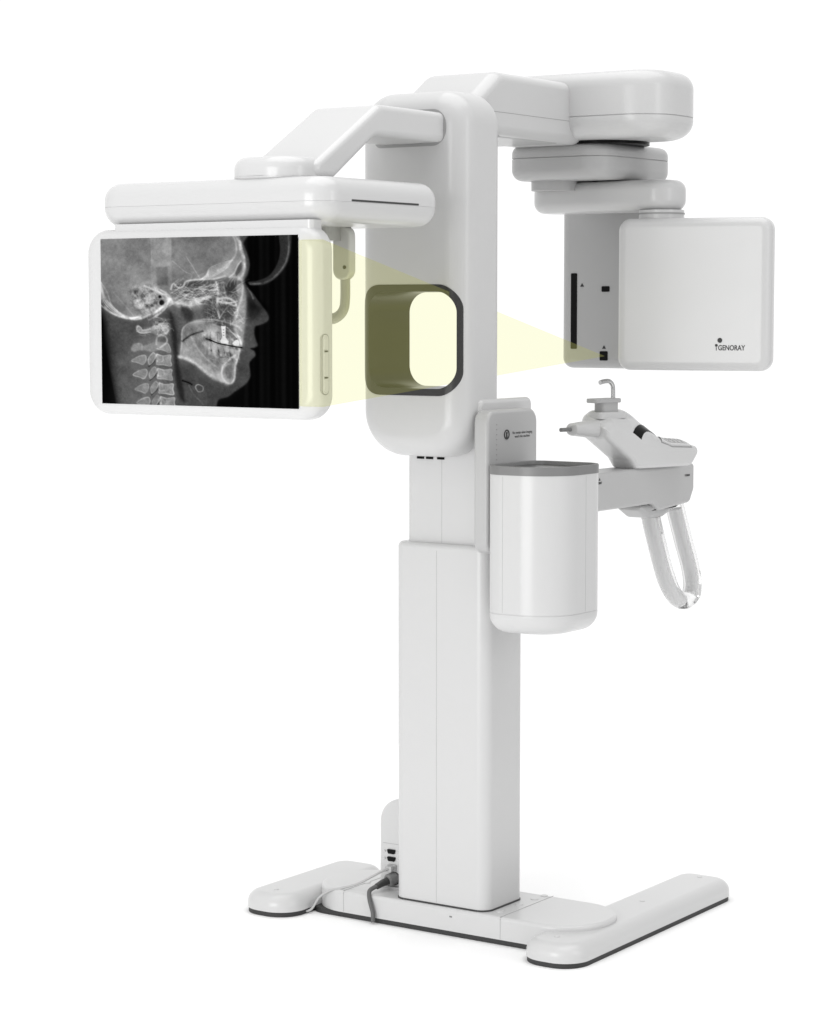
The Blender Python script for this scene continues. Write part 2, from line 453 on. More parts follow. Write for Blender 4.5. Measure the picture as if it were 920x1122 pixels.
    add([(262, 10), (352, 10), (352, 155), (262, 155)], 24, 5, False)
    add([(256, 155), (352, 155), (350, 250), (262, 250)], 10, 5, False)
    add([(284, 155), (338, 155), (338, 240), (286, 240)], -26, 5, False)
    line([(262, 20), (266, 240)], 3, 20); line([(352, 20), (352, 240)], 3, 16)
    # frontal bone and sinus
    line([(636, 10), (652, 45), (662, 85), (674, 130), (676, 165), (668, 195), (650, 215)], 7, 190)
    line([(648, 10), (660, 60), (676, 120)], 5, 110); line([(625, 15), (640, 60), (636, 110), (600, 150), (560, 175)], 5, 80)
    fill([(660, 140), (664, 165), (652, 190), (640, 200), (636, 180), (648, 155)], 60, 4)
    line([(660, 135), (645, 155), (632, 185), (610, 205)], 4, 110)
    for k in range(7):
        line([(470 + 8 * k, 218 - 3 * k), (520, 205 - 6 * k), (560, 190 - 7 * k), (605 + 3 * k, 160 - 5 * k)], 3.2, 62)
    line([(420, 110), (445, 150), (478, 205)], 3, 50); line([(360, 130), (410, 175), (440, 190)], 3, 34)
    # occiput
    for k, (w, v) in enumerate(((5, 150), (3, 120), (3, 100), (4, 70))):
        line([(26, 225 + 22 * k), (45, 290 + 14 * k), (80, 335 + 9 * k), (120, 368 + 5 * k), (165, 384 + 2 * k), (210, 384 - 3 * k)], w, v)
    line([(30, 330), (70, 360), (120, 380), (180, 392), (215, 388)], 5, 150)
    line([(80, 262), (130, 318), (180, 378)], 4, 46); line([(30, 225), (55, 265), (80, 330), (130, 375)], 4, 70)
    fill([(84, 262), (120, 270), (150, 320), (120, 335), (95, 300)], 100, 16, .5)
    # mastoid cells
    mm = mask([(175, 250), (240, 235), (300, 255), (330, 300), (300, 350), (240, 375), (190, 350), (170, 300)], 18)
    I += mm * (noise(22, 4, 8) * 230 + 6)
    for p in ((300, 290, 7), (309, 317, 12)):
        fill([(p[0] + p[2] * math.cos(a), p[1] + p[2] * math.sin(a)) for a in np.linspace(0, 2 * math.pi, 9)[:-1]], 22, 3)
    for a, b in (((230, 240), (345, 300)), ((280, 250), (360, 320)), ((270, 370), (350, 300)), ((225, 385), (300, 350)), ((300, 345), (340, 310)), ((250, 395), (330, 335)), ((290, 262), (330, 280))):
        c = ((a[0] + b[0]) / 2 + rng.uniform(-14, 14), (a[1] + b[1]) / 2 + rng.uniform(-10, 10)); line([a, c, b], 5, 120)
    # skull base: dense web of bright strands
    add([(330, 290), (420, 250), (520, 240), (620, 215), (664, 240), (672, 430), (600, 400), (470, 400), (400, 420), (350, 350)], 26, 14)
    add([(480, 215), (560, 180), (640, 130), (668, 190), (640, 240), (560, 240)], 34, 16)
    add([(330, 290), (430, 300), (520, 290), (530, 330), (420, 345), (340, 335)], 40, 12)
    fill([(375, 250), (420, 225), (540, 222), (560, 290), (520, 330), (430, 300), (400, 290)], 66, 10, .75, tex=50, cell=26, seed=9)
    line([(350, 255), (362, 232), (384, 250), (405, 245), (420, 222), (470, 214), (540, 212), (590, 200)], 4.5, 130)
    line([(340, 300), (375, 320), (420, 318), (480, 300), (530, 290)], 7, 150); line([(330, 300), (380, 335), (430, 325), (500, 300)], 6, 110)
    line([(345, 330), (400, 300), (440, 270), (500, 240)], 4, 90); line([(380, 320), (440, 330), (490, 322), (540, 330)], 4, 70)
    for k in range(150):
        a = np.array((rng.uniform(345, 560), rng.uniform(235, 335))); ang = rng.uniform(-.9, .5); L = rng.uniform(30, 85)
        b = a + L * np.array((math.cos(ang), math.sin(ang))); c = (a + b) / 2 + rng.uniform(-14, 14, 2)
        line([a, c, b], rng.uniform(1.8, 3.6), rng.uniform(20, 62))
    # orbit / nose / maxilla
    fill([(560, 230), (630, 215), (660, 240), (640, 300), (590, 290)], 70, 8, .6, tex=30, cell=24, seed=12)
    fill([(590, 235), (632, 228), (640, 262), (620, 285), (596, 270)], 52, 6, .9)
    fill([(500, 320), (560, 300), (620, 320), (625, 370), (570, 400), (500, 380)], 62, 10, .7, tex=40, cell=30, seed=13)
    fill([(395, 330), (440, 350), (450, 390), (420, 400), (395, 370)], 44, 8, .8)
    fill([(640, 250), (668, 240), (682, 300), (676, 420), (660, 500), (630, 460), (628, 380), (650, 320)], 150, 6, .9, tex=60, cell=24, seed=14)
    line([(552, 225), (560, 270), (556, 330), (566, 385)], 5, 110); line([(584, 228), (590, 270), (600, 300)], 4, 80)
    line([(556, 300), (600, 296), (636, 318), (628, 330), (580, 308)], 5, 150); line([(560, 312), (610, 320), (640, 312)], 5, 140)
    line([(566, 385), (590, 350), (612, 325)], 3, 80); line([(566, 385), (545, 340), (500, 320)], 2.5, 50)
    line([(650, 205), (668, 235), (664, 290), (650, 330), (640, 380), (620, 410)], 5, 110); line([(640, 330), (645, 350), (632, 362)], 4, 110)
    line([(455, 400), (500, 392), (570, 398), (640, 420), (660, 440)], 5, 90); line([(460, 410), (520, 410), (600, 440), (655, 470)], 4, 90)
    for k in range(120):
        a = np.array((rng.uniform(500, 650), rng.uniform(225, 440))); ang = rng.uniform(-1.6, 1.6); L = rng.uniform(20, 60)
        b = a + L * np.array((math.cos(ang), math.sin(ang))); c = (a + b) / 2 + rng.uniform(-8, 8, 2)
        line([a, c, b], rng.uniform(1.8, 3.6), rng.uniform(16, 50))
    line([(688, 255), (704, 278), (712, 300)], 4, 60)
    # airway behind the jaw
    fill([(345, 360), (372, 400), (378, 520), (392, 640), (410, 760), (386, 740), (366, 640), (358, 520), (348, 430)], 34, 7, .85)
    fill([(352, 330), (390, 345), (410, 400), (400, 450), (372, 430)], 92, 8, .7, tex=40, cell=30, seed=21)
    # mandible
    mand = [(400, 440), (440, 405), (500, 400), (560, 420), (600, 470), (640, 490), (656, 520), (648, 560), (634, 600), (628, 660), (604, 678), (560, 660), (510, 630), (460, 590), (420, 575), (388, 560), (390, 520)]
    fill(mand, 138, 5, .9, tex=80, cell=34, seed=22)
    add([(400, 500), (450, 520), (520, 590), (600, 660), (560, 665), (470, 600), (395, 560)], 26, 12)
    line([(388, 565), (398, 500), (400, 440), (430, 410), (480, 400), (540, 402)], 4, 70)
    line([(386, 560), (430, 574), (470, 600), (520, 640), (560, 662), (600, 676)], 8, 165)
    line([(400, 490), (440, 462), (490, 445)], 5, -60); line([(440, 470), (480, 540), (540, 600)], 5, 40); line([(450, 500), (500, 560), (560, 610)], 4, 36)
    line([(652, 528), (640, 575), (632, 610), (628, 655), (612, 676), (588, 666), (574, 640), (580, 600), (606, 570), (640, 545)], 5, 150)
    fill([(590, 610), (612, 585), (622, 600), (616, 650), (596, 650)], 92, 6, .7, tex=40, cell=12, seed=24)
    # teeth
    add([(490, 450), (560, 430), (660, 480), (655, 530), (600, 520), (510, 500)], 20, 10)
    mt = mask([(488, 455), (560, 440), (660, 485), (650, 560), (600, 600), (560, 580), (500, 510)], 14); I += mt * (noise(20, 3, 31) * 150 + 6)
    for k in range(11):
        x = 505 + k * 14 + rng.uniform(-3, 3); y = 480 + k * 3.6
        line([(x, y - 2), (x + rng.uniform(-4, 6), y - rng.uniform(24, 40))], 5.5, rng.uniform(15, 60)); line([(x + 2, y + 20), (x + rng.uniform(-2, 12), y + rng.uniform(45, 75))], 5.5, rng.uniform(20, 70))
        if k % 2: line([(x + 7, y - 6), (x + 7, y - 34)], 2.5, -26); line([(x + 8, y + 24), (x + 14, y + 60)], 2.5, -30)
        fill([(x - 7, y + 14), (x + 5, y + 16), (x + 6, y + 30), (x - 5, y + 30)], rng.uniform(150, 215), 5, .6)
    line([(520, 482), (560, 498), (610, 508), (662, 516)], 2.8, -150); line([(505, 478), (530, 488)], 4, -60)
    for a, b, c in (((566, 420), (598, 420), 0),): pass
    fill([(573, 422), (592, 422), (591, 470), (604, 490), (600, 500), (572, 496), (568, 488), (577, 470)], 252, 2, 1, False)
    for y in (436, 448, 460): fill([(580, y), (586, y), (586, y + 4), (580, y + 4)], 120, 1.5, .8, False)
    fill([(622, 497), (640, 482), (650, 490), (648, 506), (632, 506)], 252, 2.5, 1)
    line([(600, 428), (640, 470)], 3, 120); line([(636, 440), (652, 480), (660, 500)], 5, 90); line([(655, 480), (660, 505)], 4, 110)
    # neck vertebrae
    fill([(190, 425), (205, 422), (218, 440), (250, 430), (300, 410), (330, 405), (342, 430), (330, 458), (290, 462), (250, 452), (215, 455), (195, 445)], 138, 4, .9, tex=60, cell=18, seed=40)
    line([(192, 440), (198, 424), (212, 430), (222, 442), (255, 436)], 3.5, 120, closed=False); line([(195, 446), (215, 455), (255, 450)], 3.5, 110)
    mk = mask([(270, 400), (330, 395), (345, 430), (330, 462), (285, 462)], 8); I += mk * (noise(13, 3, 41) * 150 + 40)
    fill([(165, 528), (178, 505), (205, 500), (222, 512), (280, 495), (330, 500), (345, 520), (344, 540), (300, 532), (262, 540), (215, 532), (180, 540)], 140, 4, .9, tex=26, cell=20, seed=42)
    line([(282, 505), (286, 475), (306, 464), (328, 475), (328, 498), (300, 520)], 4.5, 110); line([(200, 503), (215, 508), (216, 532)], 3.5, 60); line([(285, 525), (315, 532), (344, 542), (344, 520), (334, 500)], 3, 80)
    for k, (bx, by) in enumerate(((284, 552), (288, 616), (294, 682), (300, 744))):
        w, h = 62, 50
        bd = [(bx, by), (bx + w * .45, by + 6), (bx + w, by + 2), (bx + w - 1, by + h * .5), (bx + w + 2, by + h), (bx + w * .45, by + h - 4), (bx - 2, by + h - 6), (bx + 2, by + h * .5)]
        fill(bd, 142, 3.5, .95, tex=50, cell=16, seed=50 + k); line(bd, 3.0, 95, closed=True); line([(bx, by), (bx - 8, by + 14), (bx, by + 30)], 4.5, 110)
        line([(bx + 28, by + 12), (bx + 26, by + 30), (bx + 4, by + 34)], 2.5, 46)
        fc = [(bx - 14, by - 8), (bx - 6, by + 6), (bx - 18, by + 34), (bx - 34, by + 46), (bx - 40, by + 24), (bx - 26, by)]
        fill(fc, 140, 3, .8, tex=40, cell=14, seed=80 + k); line(fc, 3, 70, closed=True); line([(bx - 36, by + 54), (bx - 14, by + 34), (bx - 6, by + 22)], 3, -34)
        sp = [(bx - 54, by + 4), (bx - 50, by + 26), (bx - 64, by + 46), (bx - 84, by + 40), (bx - 116 + 2 * k, by + 30), (bx - 84, by + 10)]
        fill(sp, 134, 3.5, .85, tex=30, cell=16, seed=60 + k); line(sp, 3, 66, closed=True)
    # hyoid, throat line, head strap hook
    line([(400, 668), (425, 676), (440, 684)], 4, -46); line([(458, 692), (470, 684), (490, 694), (488, 712), (470, 716), (460, 704)], 3, 80, closed=True)
    line([(428, 690), (450, 730), (490, 770)], 4, 26); fill([(560, 700), (640, 680), (600, 730), (540, 745)], 58, 14, .5)
    fill([(824, -10), (872, -10), (872, 90), (856, 150), (820, 200), (770, 235), (715, 242), (694, 236), (694, 226), (730, 222), (780, 200), (815, 150), (828, 90)], 52, 3, .95)
    line([(862, 0), (864, 90), (848, 148), (812, 198), (762, 230), (700, 236)], 4.5, 55)
    # grain
    I = I * (1 + .16 * noise(60, 3, 71) + .14 * noise(14, 2, 72))
    I = 120 + (I - 120) * 1.08
    I += rng.normal(0, 2.2, X.shape) * (I > 30) + noise(9, 2, 77) * 12 * (I > 40)
    for k in range(60):
        a = np.array((rng.uniform(395, 640), rng.uniform(430, 650))); line([a, a + rng.uniform(-14, 14, 2), a + rng.uniform(-26, 26, 2)], 2.2, rng.uniform(8, 26)) if (a[0] - 395) * .72 + 560 > a[1] else None
    for k in range(26):
        a = np.array((rng.uniform(210, 345), rng.uniform(360, 460))); line([a, a + rng.uniform(-14, 14, 2), a + rng.uniform(-26, 26, 2)], 2.4, rng.uniform(20, 60))
    # gentle sharpening
    blur = (np.roll(I, 1, 0) + np.roll(I, -1, 0) + np.roll(I, 1, 1) + np.roll(I, -1, 1) + I) / 5
    I = I + 1.4 * (I - blur)
    I = np.where(I > 170, 170 + (I - 170) * .7, I)
    return np.clip(I, 0, 250) / 255.0

NX, NY = 420, 330
img = radiograph(NX, NY)
sx0, sx1, sz0, sz1 = -.481, .1045, 1.379, 1.768
verts = []
for j in range(NY):
    for i in range(NX): verts.append((sx0 + (sx1 - sx0) * i / (NX - 1), -.8512, sz1 + (sz0 - sz1) * j / (NY - 1)))
base_i = np.arange(NX * NY).reshape(NY, NX)
faces = np.stack([base_i[:-1, :-1], base_i[1:, :-1], base_i[1:, 1:], base_i[:-1, 1:]], -1).reshape(-1, 4)
# back plate under the film so that it has thickness
nb = len(verts); verts += [(sx0, -.8495, sz1), (sx1, -.8495, sz1), (sx1, -.8495, sz0), (sx0, -.8495, sz0)]
me = bpy.data.meshes.new('radiograph'); me.from_pydata(verts, [], faces.tolist() + [[nb, nb + 1, nb + 2, nb + 3]])
ca = me.color_attributes.new('tone', 'FLOAT_COLOR', 'POINT')
lin_ = np.where(img <= .04045, img / 12.92, ((img + .055) / 1.055) ** 2.4).reshape(-1)
cols = np.ones((len(verts), 4)); cols[:nb, :3] = lin_[:, None]; ca.data.foreach_set('color', cols.astype(np.float32).reshape(-1))
scr = bpy.data.materials.new('radiograph_display'); scr.use_nodes = True
t = scr.node_tree; b = t.nodes['Principled BSDF']; at = t.nodes.new('ShaderNodeAttribute'); at.attribute_name = 'tone'
b.inputs['Base Color'].default_value = (.001, .001, .001, 1); b.inputs['Roughness'].default_value = .5; b.inputs['Specular IOR Level'].default_value = 0
t.links.new(at.outputs['Color'], b.inputs['Emission Color']); b.inputs['Emission Strength'].default_value = 1.0
obj_me('display', me, scr, pan, smooth=False)

# ---- nasion rod hanging under the head bar
bm = bmesh.new()
rings(bm, rpoly([(-.525, -.0), (-.475, .0)], 0) if False else rrect(-.055, -.003, 1.672, 1.80, .024, 8), pillow(-.505, -.478, .006, .006, n=4), 'Y')
nas = obj('nose_support', bm, WHITE, MC)
bm = bmesh.new()
tube(bm, smooth_path([(-.026, -.492, 1.69), (-.026, -.492, 1.63), (-.032, -.492, 1.60), (-.054, -.492, 1.582), (-.09, -.492, 1.577), (-.13, -.492, 1.577)], 6), .009, 12, Vector((0, 1, 0)), .013)
obj('rod', bm, PALE, nas)
bm = bmesh.new(); rings(bm, circle(-.018, 1.702, .0045, 14), [(-.507, 0), (-.50, 0)], 'Y'); obj('screw', bm, DARK, nas)
slab('slide_block', rrect(-.12, -.03, -.56, -.46, .01), 'Z', 1.765, 1.80, 0, 0, SHELL, nas)

# ---- overhead arm and turning box
TX0, TX1 = -.215, .055
ov = rpoly([(TX0, -.03), (TX1, -.03), (TX1, .475), (.315, .475), (.315, .76), (TX0, .76)], [.03, .03, .03, .07, .07, .07], 12)
top = slab('overhead_arm', rpoly([(-.07, 2.046), (.60, 2.046), (.60, 2.210), (.085, 2.210), (-.07, 2.105)], [.01, .03, .03, .06, .02], 12), 'X', -.192, .05, (.04, .028), (.034, .026), WHITE, MC)
bm = bmesh.new(); rings(bm, rrect(-.0, .49, 2.1045, 2.1058, .0005, 2), [(.045, 0), (.0504, 0)], 'X'); obj('panel_seam', bm, SEAM, top)
bm = bmesh.new()
sg = rpoly([(-.06, 1.99), (.12, 2.044), (.42, 2.044), (.42, 2.09), (.12, 2.09), (-.06, 2.05)], .012)
rings(bm, sg, pillow(-.18, .035, .02, .02, n=5), 'X'); obj('gusset', bm, SHELL, top)
box = slab('turning_box', rpoly([(-.2, .43), (.318, .43), (.318, .73), (-.2, .73)], [.05, .11, .13, .08], 14), 'Z', 2.058, 2.236, (.050, .060), (.045, .045), WHITE, MC, seams=(2.116,))
slab('bearing', circle(.05, .62, .125), 'Z', 2.050, 2.064, 0, 0, BLACK, box)
slab('bearing', circle(.06, .66, .11), 'Z', 2.038, 2.05, 0, 0, STEEL, box) if False else None

# ---- rotating C-arm
link = slab('rotating_arm', rpoly([(-.212, .49), (.12, .49), (.14, .90), (-.10, .90)], [.06, .075, .09, .09], 14), 'Z', 1.956, 2.053, (.03, .03), (.024, .024), PALE, MC, seams=(2.016,))
slab('collar', circle(-.095, .60, .065), 'Z', 1.93, 1.960, 0, 0, PALE, link)
cr = slab('crank_arm', rpoly([(-.19, .60), (.265, .60), (.265, .745), (-.19, .745)], .066, 14), 'Z', 1.870, 1.954, (.03, .03), (.028, .028), WHITE, MC)
nk = slab('neck', circle(.208, .662, .062), 'Z', 1.83, 1.872, 0, 0, WHITE, cr)
slab('neck_ring', circle(.208, .662, .0635), 'Z', 1.8605, 1.8645, 0, 0, SEAM, cr)

# sensor box
th = R(12); c0 = Vector((.355, .66, 0))
M = Matrix.Translation(c0) @ Matrix.Rotation(th, 4, 'Z')
sb = slab('sensor_box', rrect(-.243, .183, 1.437, 1.848, .034, 10), 'Y', -.055, .012, (.024, .026), (.026, .026), WHITE, MC, M=M, n=9)
Mt = M @ Matrix.Translation((.079, -.0553, 1.499)) @ Matrix.Rotation(R(90), 4, 'X')
text('lettering', 'GENORAY', .0195, Mt @ Matrix.Scale(.80, 4, (1, 0, 0)), INK, sb, .0003, .00035)
def disc(name, M, r, mat, par, th=.0006):
    bm = bmesh.new(); rings(bm, circle(0, 0, r, 24), [(-th, 0), (th, 0)], M=M); return obj(name, bm, mat, par)
Mb = M @ Matrix.Translation((0, -.0553, 0)) @ Matrix.Rotation(R(90), 4, 'X')
disc('emblem', Mb @ Matrix.Translation((.047, 1.5195, 0)), .0066, INK, sb)
disc('emblem', Mb @ Matrix.Translation((.0375, 1.506, 0)), .0038, INK, sb)
bm = bmesh.new(); rings(bm, rrect(.0365, .0385, 1.492, 1.501, .0005, 2), [(-.0558, 0), (-.0548, 0)], 'Y', M=M); obj('emblem', bm, INK, sb)

# tube head with slots
tubeh = slab('tube_head', rpoly([(-.242, .868), (.10, .868), (.10, 1.03), (-.22, 1.03)], [.035, .05, .06, .06], 12), 'Z', 1.432, 1.96, (.03, .03), 0, SHELL, MC)
def front(name, x0, x1, z0, z1, mat, par, y=.868, r=.003):
    bm = bmesh.new(); rings(bm, rrect(x0, x1, z0, z1, r, 4), [(y - .0015, 0), (y + .003, 0)], 'Y'); return obj(name, bm, mat, par)
front('sensor_slot', -.197, -.177, 1.488, 1.707, BLACK, tubeh)
front('window_square', -.095, -.069, 1.653, 1.669, BLACK, tubeh)
front('window_square', -.100, -.074, 1.455, 1.482, BLACK, tubeh)
for x, z in ((-.160, 1.668), (-.086, 1.489)):
    bm = bmesh.new(); rings(bm, rpoly([(x - .006, z), (x + .006, z), (x, z + .010)], .0005, 2), [(.8665, 0), (.87, 0)], 'Y'); obj('arrow_mark', bm, INK, tubeh)

# ---- beam from the tube through the window to the panel
apex = Vector((-.083, .864, 1.468))
bm = bmesh.new()
e = [bm.verts.new(p) for p in ((.114, -.862, 1.386), (.180, -.862, 1.386), (.180, -.862, 1.756), (.114, -.862, 1.756))]
a = [bm.verts.new(apex + Vector(p)) for p in ((-.0006, 0, -.0006), (.0006, 0, -.0006), (.0006, 0, .0006), (-.0006, 0, .0006))]
for k in range(4): bm.faces.new((e[k], e[(k + 1) % 4], a[(k + 1) % 4], a[k]))
bm.faces.new(e[::-1]); bm.faces.new(a)
bo = obj('light_beam', bm, BEAM, smooth=False)
bo['label'] = 'pale yellow fan of light passing from the tube head through the column window to the panel'; bo['category'] = 'light beam'

# ---- side bracket
br = slab('side_bracket', rpoly([(-.165, .995), (.072, .995), (.072, 1.352), (-.165, 1.352)], [.03, .03, .035, .03], 10), 'X', .128, .172, .01, .009, PALE, MC)
slab('side_plate', rrect(-.135, .115, 1.02, 1.378, .018), 'X', .115, .131, .004, .012, WHITE, br)
Mx = Matrix.Translation((.1722, 0, 0)) @ Matrix(((0, 0, 1, 0), (1, 0, 0, 0), (0, 1, 0, 0), (0, 0, 0, 1)))
text('lettering', 'No metals when imaging\nwatch the machine', .0095, Mx @ Matrix.Translation((-.003, 1.288, 0)), INK, br, .0002)
bm = bmesh.new()
for rr in (1,):
    lo = circle(-.078, 1.290, .0125, 24); li = circle(-.078, 1.290, .0095, 24)
    A = [bm.verts.new((.1735, y, z)) for y, z in lo()]; B = [bm.verts.new((.1735, y, z)) for y, z in li()]
    A2 = [bm.verts.new((.171, y, z)) for y, z in lo()]; B2 = [bm.verts.new((.171, y, z)) for y, z in li()]
    for k in range(24):
        q = (k + 1) % 24
        bm.faces.new((A[k], A[q], B[q], B[k])); bm.faces.new((A[k], A2[k], A2[q], A[q])); bm.faces.new((B[k], B[q], B2[q], B2[k])); bm.faces.new((A2[k], B2[k], B2[q], A2[q]))
rings(bm, circle(-.078, 1.2935, .0032, 12), [(.171, 0), (.1733, 0)], 'X')
rings(bm, rpoly([(-.082, 1.281), (-.074, 1.281), (-.0765, 1.291), (-.0795, 1.291)], .0005, 2), [(.171, 0), (.1733, 0)], 'X')
obj('emblem', bm, INK, br)
for k in range(14):
    z = 1.322 - .0125 * k - .005
    bm = bmesh.new(); rings(bm, circle(-.125, z, .0016, 8), [(.171, 0), (.1727, 0)], 'X'); obj('dot', bm, SEAM, br)

# ---- bin on the bracket
BX0, BX1, BY0, BY1 = .185, .400, -.215, .030
bo_out = rpoly([(BX0, BY0), (BX1, BY0), (BX1, BY1), (BX0, BY1)], [.055, .11, .06, .04], 16)
bn = slab('side_bin', bo_out, 'Z', .806, 1.201, (.046, .050), 0, WHITE, MC, n=10, seams=(.857,), depth=.0012)
bm = bmesh.new()
L = rings(bm, bo_out, [(1.199, -.001), (1.219, -.001), (1.221, .0005), (1.221, .006), (1.219, .0075), (1.209, .0085)], cap0=True, cap1=True)
obj('rim', bm, GREY, bn)
bm = bmesh.new(); rings(bm, bo_out, [(1.208, .009), (1.2115, .009)]); obj('tray_mat', bm, DARK, bn)
for (x0, x1, y0, y1) in ((.246, .2468, BY0 - .0003, BY0 + .002), ):
    bm = bmesh.new(); rings(bm, rrect(x0, x1, y0, y1, .0002, 2), pillow(.86, 1.195, 0, 0)); obj('door_seam', bm, SEAM, bn)
for y0 in (-.075,):
    bm = bmesh.new(); rings(bm, rrect(BX1 - .002, BX1 + .0003, y0, y0 + .0008, .0002, 2), pillow(.86, 1.195, 0, 0)); obj('door_seam', bm, SEAM, bn)
slab('bin_mount', rrect(.165, .20, -.12, .04, .01), 'Z', .98, 1.2, .004, 0, PALE, bn)

# ---- chin rest support
ca_ = slab('support_arm', rpoly([(.03, 1.062), (.70, 1.062), (.74, 1.040), (.92, 1.052), (.945, 1.09), (.945, 1.165), (.03, 1.165)], [.01, .03, .03, .02, .02, .012, .01], 8), 'X', .06, .172, .02, .012, PALE, MC)
slab('handle_socket', rpoly([(.62, 1.063), (.70, 1.022), (.79, 1.018), (.90, 1.05), (.92, 1.063)], [.01, .02, .01, .01, .01], 8), 'X', .075, .16, .02, .02, SHELL, ca_)
YZ = lambda y, z, x=.173: Matrix.Translation((x, y, z)) @ Matrix(((0, 0, 1, 0), (1, 0, 0, 0), (0, 1, 0, 0), (0, 0, 0, 1)))
text('lettering', 'POINT', .0085, YZ(.392, 1.139), INK, ca_, .0002, .0002)
bm = bmesh.new(); rings(bm, rpoly([(.388, 1.146), (.396, 1.146), (.392, 1.153)], .0005, 2), [(.171, 0), (.1733, 0)], 'X'); obj('arrow_mark', bm, INK, ca_)
text('lettering', 'Y DRUM', .008, YZ(.896, 1.131), INK, ca_, .0002, .0002)
bm = bmesh.new()
HP = [(.12, .762, 1.052), (.12, .8085, .953), (.12, .873, .835), (.12, .930, .776), (.12, .985, .755), (.12, 1.032, .778), (.12, 1.028, .838), (.12, .973, .941), (.12, .912, 1.056)]
tube(bm, smooth_path(HP, 8), .029, 28, Vector((1, 0, 0)), .021)
hd = obj('patient_handle', bm, GLASS, ca_)
bm = bmesh.new(); tube(bm, smooth_path(HP, 8)[2:29], .0165, 20, Vector((1, 0, 0)), .0115); obj('core', bm, CORE, hd)
bm = bmesh.new(); tube(bm, smooth_path(HP, 8)[38:-2], .0165, 20, Vector((1, 0, 0)), .0115); obj('core', bm, CORE, hd)

# ---- chin rest head
th = R(-14)
MH = Matrix.Translation((.12, .62, 0)) @ Matrix.Rotation(th, 4, 'Z')    # local x = across, y = along
chp = [(-.125, 1.254), (-.025, 1.190), (-.005, 1.164), (.225, 1.164), (.254, 1.20), (.246, 1.228), (.14, 1.236), (.03, 1.306), (-.01, 1.316), (-.095, 1.318), (-.132, 1.300)]
def interp(x, xs, ys): return float(np.interp(x, xs, ys))
def drop(x, y):
    q = max(0, min(1, (x + .015) / .07))
    d = .45 * x - .004 + .050 * (1 - math.sqrt(max(0, 1 - q * q * .96)))
    return d * interp(y, [-.06, 0, .05, .11], [.55, 1, 1, .30])
pr = pillow(-.05, .055, (.03, .02), (.016, .014), (), 8)
pr = [q for q in pr if q[0] <= -.0199] + [(-.02 + .059 * k / 12, 0) for k in range(1, 12)] + [q for q in pr if q[0] > .0389]
bm = bmesh.new(); rings(bm, rpoly(chp, [.02, .02, .008, .03, .02, .02, .03, .04, .02, .03, .02], 8), pr, 'X')
for v in bm.verts:
    y = v.co.y; zb = interp(y, [-.125, -.025, -.005, .225, .254], [1.254, 1.190, 1.164, 1.164, 1.20])
    t = max(0, min(1, (v.co.z - zb - .012) / .05)); v.co.z -= drop(v.co.x, y) * t * t * (3 - 2 * t)
from mathutils.bvhtree import BVHTree
bm.normal_update(); CHB = BVHTree.FromBMesh(bm)
def chin_top(x, y):
    h = CHB.ray_cast(Vector((min(x, .0545), y, 1.5)), Vector((0, 0, -1)))[0]
    return h.z if h else 1.22
bm.transform(MH)
ch = obj('chin_rest_head', bm, BRIGHT, MC, sharp=50)
bm = bmesh.new()
tube(bm, [Vector((0, -.212, 1.279)), Vector((0, -.207, 1.279)), Vector((0, -.150, 1.278)), Vector((0, -.10, 1.276))], lambda f: .011 + .018 * f, 24, Vector((0, 0, 1)), lambda f: .013 + .026 * f, M=MH)
obj('nozzle', bm, WHITE, ch)
bm = bmesh.new(); tube(bm, [Vector((0, -.25, 1.279)), Vector((0, -.20, 1.279))], .0055, 14, M=MH); obj('bite_rod', bm, GREY, ch)
# display and keypad lying on the slope
def patch(name, pts, thick, mat, par, M, r=.15):
    P = [Vector(p) for p in pts]; nrm = (P[1] - P[0]).cross(P[3] - P[0]).normalized()
    bm = bmesh.new(); N = 4
    lo = [bm.verts.new(M @ (p - nrm * thick)) for p in P]; hi = [bm.verts.new(M @ (p + nrm * thick)) for p in P]
    for k in range(4): bm.faces.new((lo[k], lo[(k + 1) % 4], hi[(k + 1) % 4], hi[k]))
    bm.faces.new(hi); bm.faces.new(lo[::-1])
    bmesh.ops.bevel(bm, geom=[e for e in bm.edges], offset=thick * .8, segments=2, affect='EDGES')
    return obj(name, bm, mat, par, smooth=False)
def skin(name, q, up, mat, par, u0=0, u1=1, v0=0, v1=1, n=8):
    """A thin pad that follows the sloping top of the chin rest; q = four (x, y) corners."""
    A, B, C_, D = [Vector(p) for p in q]; bm = bmesh.new(); hi = []; lo = []
    for a in range(n + 1):
        for b_ in range(n + 1):
            u = u0 + (u1 - u0) * a / n; v = v0 + (v1 - v0) * b_ / n
            p = A.lerp(B, u).lerp(D.lerp(C_, u), v); z = chin_top(p.x, p.y)
            hi.append(bm.verts.new(MH @ Vector((p.x, p.y, z + up)))); lo.append(bm.verts.new(MH @ Vector((p.x, p.y, z - .004))))
    g = lambda a, b_: a * (n + 1) + b_
    for a in range(n):
        for b_ in range(n):
            k = (g(a, b_), g(a + 1, b_), g(a + 1, b_ + 1), g(a, b_ + 1))
            bm.faces.new([hi[i] for i in k]); bm.faces.new([lo[i] for i in k[::-1]])
        for e, f in (((a, 0), (a + 1, 0)), ((a, n), (a + 1, n)), ((0, a), (0, a + 1)), ((n, a), (n, a + 1))):
            bm.faces.new((hi[g(*e)], hi[g(*f)], lo[g(*f)], lo[g(*e)]))
    return obj(name, bm, mat, par)
skin('status_display', [(.052, -.020), (.000, .102), (.0075, .128), (.054, .012)], .0022, BLACK, ch)
KQ = [(-.022, .146), (-.0125, .242), (.045, .224), (.046, .104)]
skin('keypad_edge', [(-.024, .142), (-.0145, .246), (.048, .229), (.049, .099)], .0016, SEAM, ch)
kp = skin('keypad', KQ, .0050, BRIGHT, ch)
